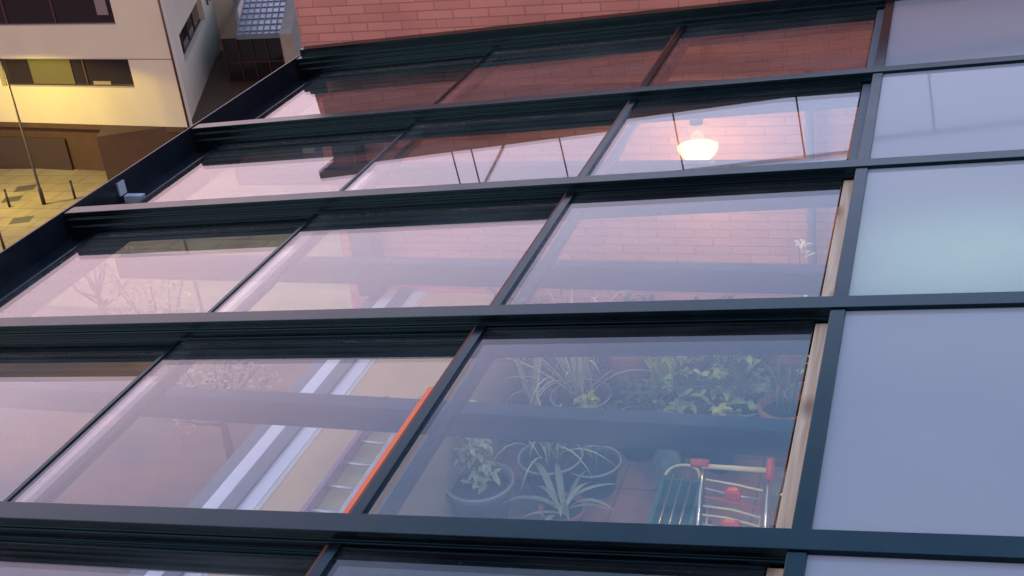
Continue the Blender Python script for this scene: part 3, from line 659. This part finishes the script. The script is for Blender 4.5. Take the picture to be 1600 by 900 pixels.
bushy_plant('potted_plant', (-1.15, 5.46, FZ), .17, .24, M_darkpot, L_mid, 60, .26, .46, .062, 'leafy plant with mixed green leaves along the middle of the brick wall', 18)
bushy_plant('potted_plant', (-.92, 5.52, FZ), .14, .24, M_darkpot, L_mid, 48, .2, .52, .07, 'tall leafy plant with bigger leaves near the terracotta bowl by the wall', 19)
bushy_plant('potted_plant', (-1.0, 5.28, FZ), .09, .22, M_darkpot, L_yel, 12, .08, .14, .07, 'low yellow green rosette plant right of centre above the tie beam', 20)
bushy_plant('potted_plant', (-1.24, 5.28, FZ), .09, .2, M_darkpot, L_mid, 16, .1, .16, .08, 'low drooping plant left of the yellow green rosette above the tie beam', 27)
bushy_plant('potted_plant', (-1.42, 5.36, FZ), .12, .2, M_darkpot, L_dark, 44, .16, .24, .06, 'dark low bushy plant in the middle of the wall row', 21)
strap_plant('potted_plant', (-.69, 5.40, FZ), .125, .30, M_terra, L_dark, 18, .34, .016, 'dark trailing plant in the round terracotta bowl beside the timber batten', 22, (.3, 1.3), .4)
bushy_plant('potted_plant', (-.60, 5.52, FZ), .10, .3, M_greypot, L_white, 20, .08, .85, .04, 'tall plant with small cream flowers in the corner by the batten', 23)
strap_plant('potted_plant', (-1.30, 5.58, FZ), .11, .2, M_darkpot, L_yel, 8, .5, .07, 'broad lime green leaved plant standing right of the tall terracotta pot', 24, (.9, 1.4), .1)
rnd = random.Random(31)
cl_ = empty('climbing_plant', (-1.3, 5.72, FZ), 'dark tangled climber spreading low over the brick wall behind the pots', 'climbing plant')
st, lf = MB(), MB()
for k in range(26):
    x = rnd.uniform(-2.15, -.5); p = Vector((x, 5.74, FZ)); pts = [p]
    for q in range(7):
        p = p + Vector((rnd.gauss(0, .06), 0, rnd.uniform(.05, .13))); p.y = 5.74 + rnd.uniform(-.06, .02); pts.append(p.copy())
        for r in range(4):
            a = rnd.uniform(0, 6.28); d = Vector((math.cos(a), -.5 * rnd.random(), math.sin(a))) * rnd.uniform(.04, .08)
            b0 = p + Vector((rnd.gauss(0, .04), -.01, rnd.gauss(0, .03))); lf.leaf(b0, b0 + d, .035, .1, 3)
    st.tube(pts, .004, 4)
st.build('stems', M_bark, cl_); lf.build('leaves', L_dark, cl_, True)
c = (-1.50, 5.60, FZ); root = empty('tall_pot', c, 'tall empty terracotta pot leaning on the brick wall among the plants', 'pot')
m = MB(); m.lathe(c, [(.001, 0), (.07, 0), (.10, .44), (.115, .45), (.115, .52), (.095, .52), (.085, .2), (.001, .2)], 24); m.build('body', M_terra, root, True)
# jars
c = (-1.21, 5.06, FZ); m = MB(); m.lathe(c, [(.001, .004), (.06, .004), (.065, .02), (.065, .2), (.03, .26), (.03, .3), (.026, .3), (.026, .26), (.06, .2), (.06, .02), (.001, .01)], 20); tag(m.build('glass_jar', M_jar, None, True), 'clear bluish glass jar standing behind the green trough', 'jar')
c = (-.65, 4.93, FZ); m = MB(); m.lathe(c, [(.001, .004), (.07, .004), (.095, .16), (.10, .17), (.094, .17), (.066, .012), (.001, .01)], 24); tag(m.build('glass_bucket', M_jar, None, True), 'clear glass bucket between the red capped cart and the timber batten', 'bucket')
# green trough with wires
tr = empty('planter_trough', (-1.10, 4.62, FZ), 'dark green planter trough with pale rods left of the red capped cart', 'planter')
a = R_(-2); tf = lambda x, y, z: (-1.10 + x - (y) * .02, 4.62 + y, FZ + z)
m = MB(); m.box(-.095, .095, -.3, .27, .002, .02, tf); m.box(-.1, -.08, -.3, .27, .021, .19, tf); m.box(.08, .1, -.3, .27, .021, .19, tf); m.box(-.0795, .0795, -.3, -.28, .021, .19, tf); m.box(-.0795, .0795, .25, .27, .021, .19, tf); m.build('trough', M_green, tr, False, .004)
for x in (-.045, .0, .045):
    m = MB(); m.tube([tf(x, -.32, .195), tf(x, .28, .195)], .006, 6); m.build('rod', M_chrome, tr, True)
m = MB(); m.tube([tf(.08 * math.cos(t), .27 + .09 * math.sin(t), .2) for t in [math.pi * k / 10 for k in range(11)]], .008, 6); m.build('handle', M_bone, tr, True)
# small cart with red corners
ct = empty('folding_cart', (-.855, 4.64, FZ), 'small chrome framed cart with red plastic corners and cream bars', 'cart')
cf = lambda x, y, z: (-.83 + x, 4.64 + y, FZ + z)
for s in (-1, 1):
    m = MB(); m.tube([cf(.145 * s, -.28, .05), cf(.145 * s, -.02, .26), cf(.145 * s, .1, .36)], .009, 8); m.build('side_tube', M_chrome, ct, True)
    m = MB(); m.tube([cf(.115 * s, -.26, .04), cf(.115 * s, .02, .22)], .007, 8); m.build('inner_tube', M_alu, ct, True)
    m = MB(); m.tube([cf(.145 * s, -.28, .05), cf(.145 * s, .12, .04)], .008, 8); m.build('base_tube', M_chrome, ct, True)
    for yy in (-.27, .11):
        m = MB(); m.tube([cf(.145 * s - .012, yy, .03), cf(.145 * s + .012, yy, .03)], .03, 12); m.build('wheel', M_darkpot, ct, True)
m = MB(); m.tube([cf(-.15, .1, .365), cf(.15, .1, .365)], .012, 8); m.build('top_bar', M_bone, ct, True)
m = MB(); m.tube([cf(-.2, .11, .372), cf(-.12, .11, .372)], .021, 10); m.build('corner_grip', M_red, ct, True)
m = MB(); m.tube([cf(.15, .14, .40), cf(.15, .06, .34)], .018, 10); m.build('corner_grip', M_red, ct, True)
for k in range(10):
    t = .12 + .085 * k; y = -.28 + .36 * t; z = .06 + .3 * t
    m = MB(); m.tube([cf(-.125, y, z + .012), cf(random.uniform(-.03, .03), y - .004 + random.uniform(-.01, .01), z + random.uniform(-.008, .008)), cf(.125, y - .02, z - .012)], .0055, 6); m.build('cross_bar', (M_alu, M_bone, M_bone, M_redrod)[k % 4], ct, True)
for y, z, w2 in ((-.115, .205, .042), (.0, .29, .036)):
    m = MB(); m.box(-w2, w2, y - .022, y + .022, z - .02, z + .028, cf); cb = m.build('clamp', M_red, ct, False, .008)
    m = MB(); m.box(-w2 * .55, w2 * .55, y - .012, y + .014, z + .0285, z + .034, cf); m.build('clamp_face', M_orange, cb, False, .002)
# ladder lying along the parapet
ld = empty('ladder', (-2.35, 3.2, PT), 'narrow aluminium ladder with one faded violet rail lying flat along the beige window shelf', 'ladder')
m = MB(); m.box(-2.235, -2.195, 1.1, 4.62, PT - .005, PT + .06); m.build('rail', M_alu, ld, False, .003)
m = MB(); m.box(-2.41, -2.385, 1.1, 4.62, PT - .005, PT + .05); m.build('rail', M_violet, ld, False, .003)
for k in range(20):
    y = 1.2 + k * .17
    m = MB(); m.tube([(-2.39, y, PT + .03), (-2.20, y, PT + .03)], .008, 6); m.build('rung', M_alu, ld, True)
for o in bpy.data.objects:
    if '_org' in o.keys(): del o['_org']
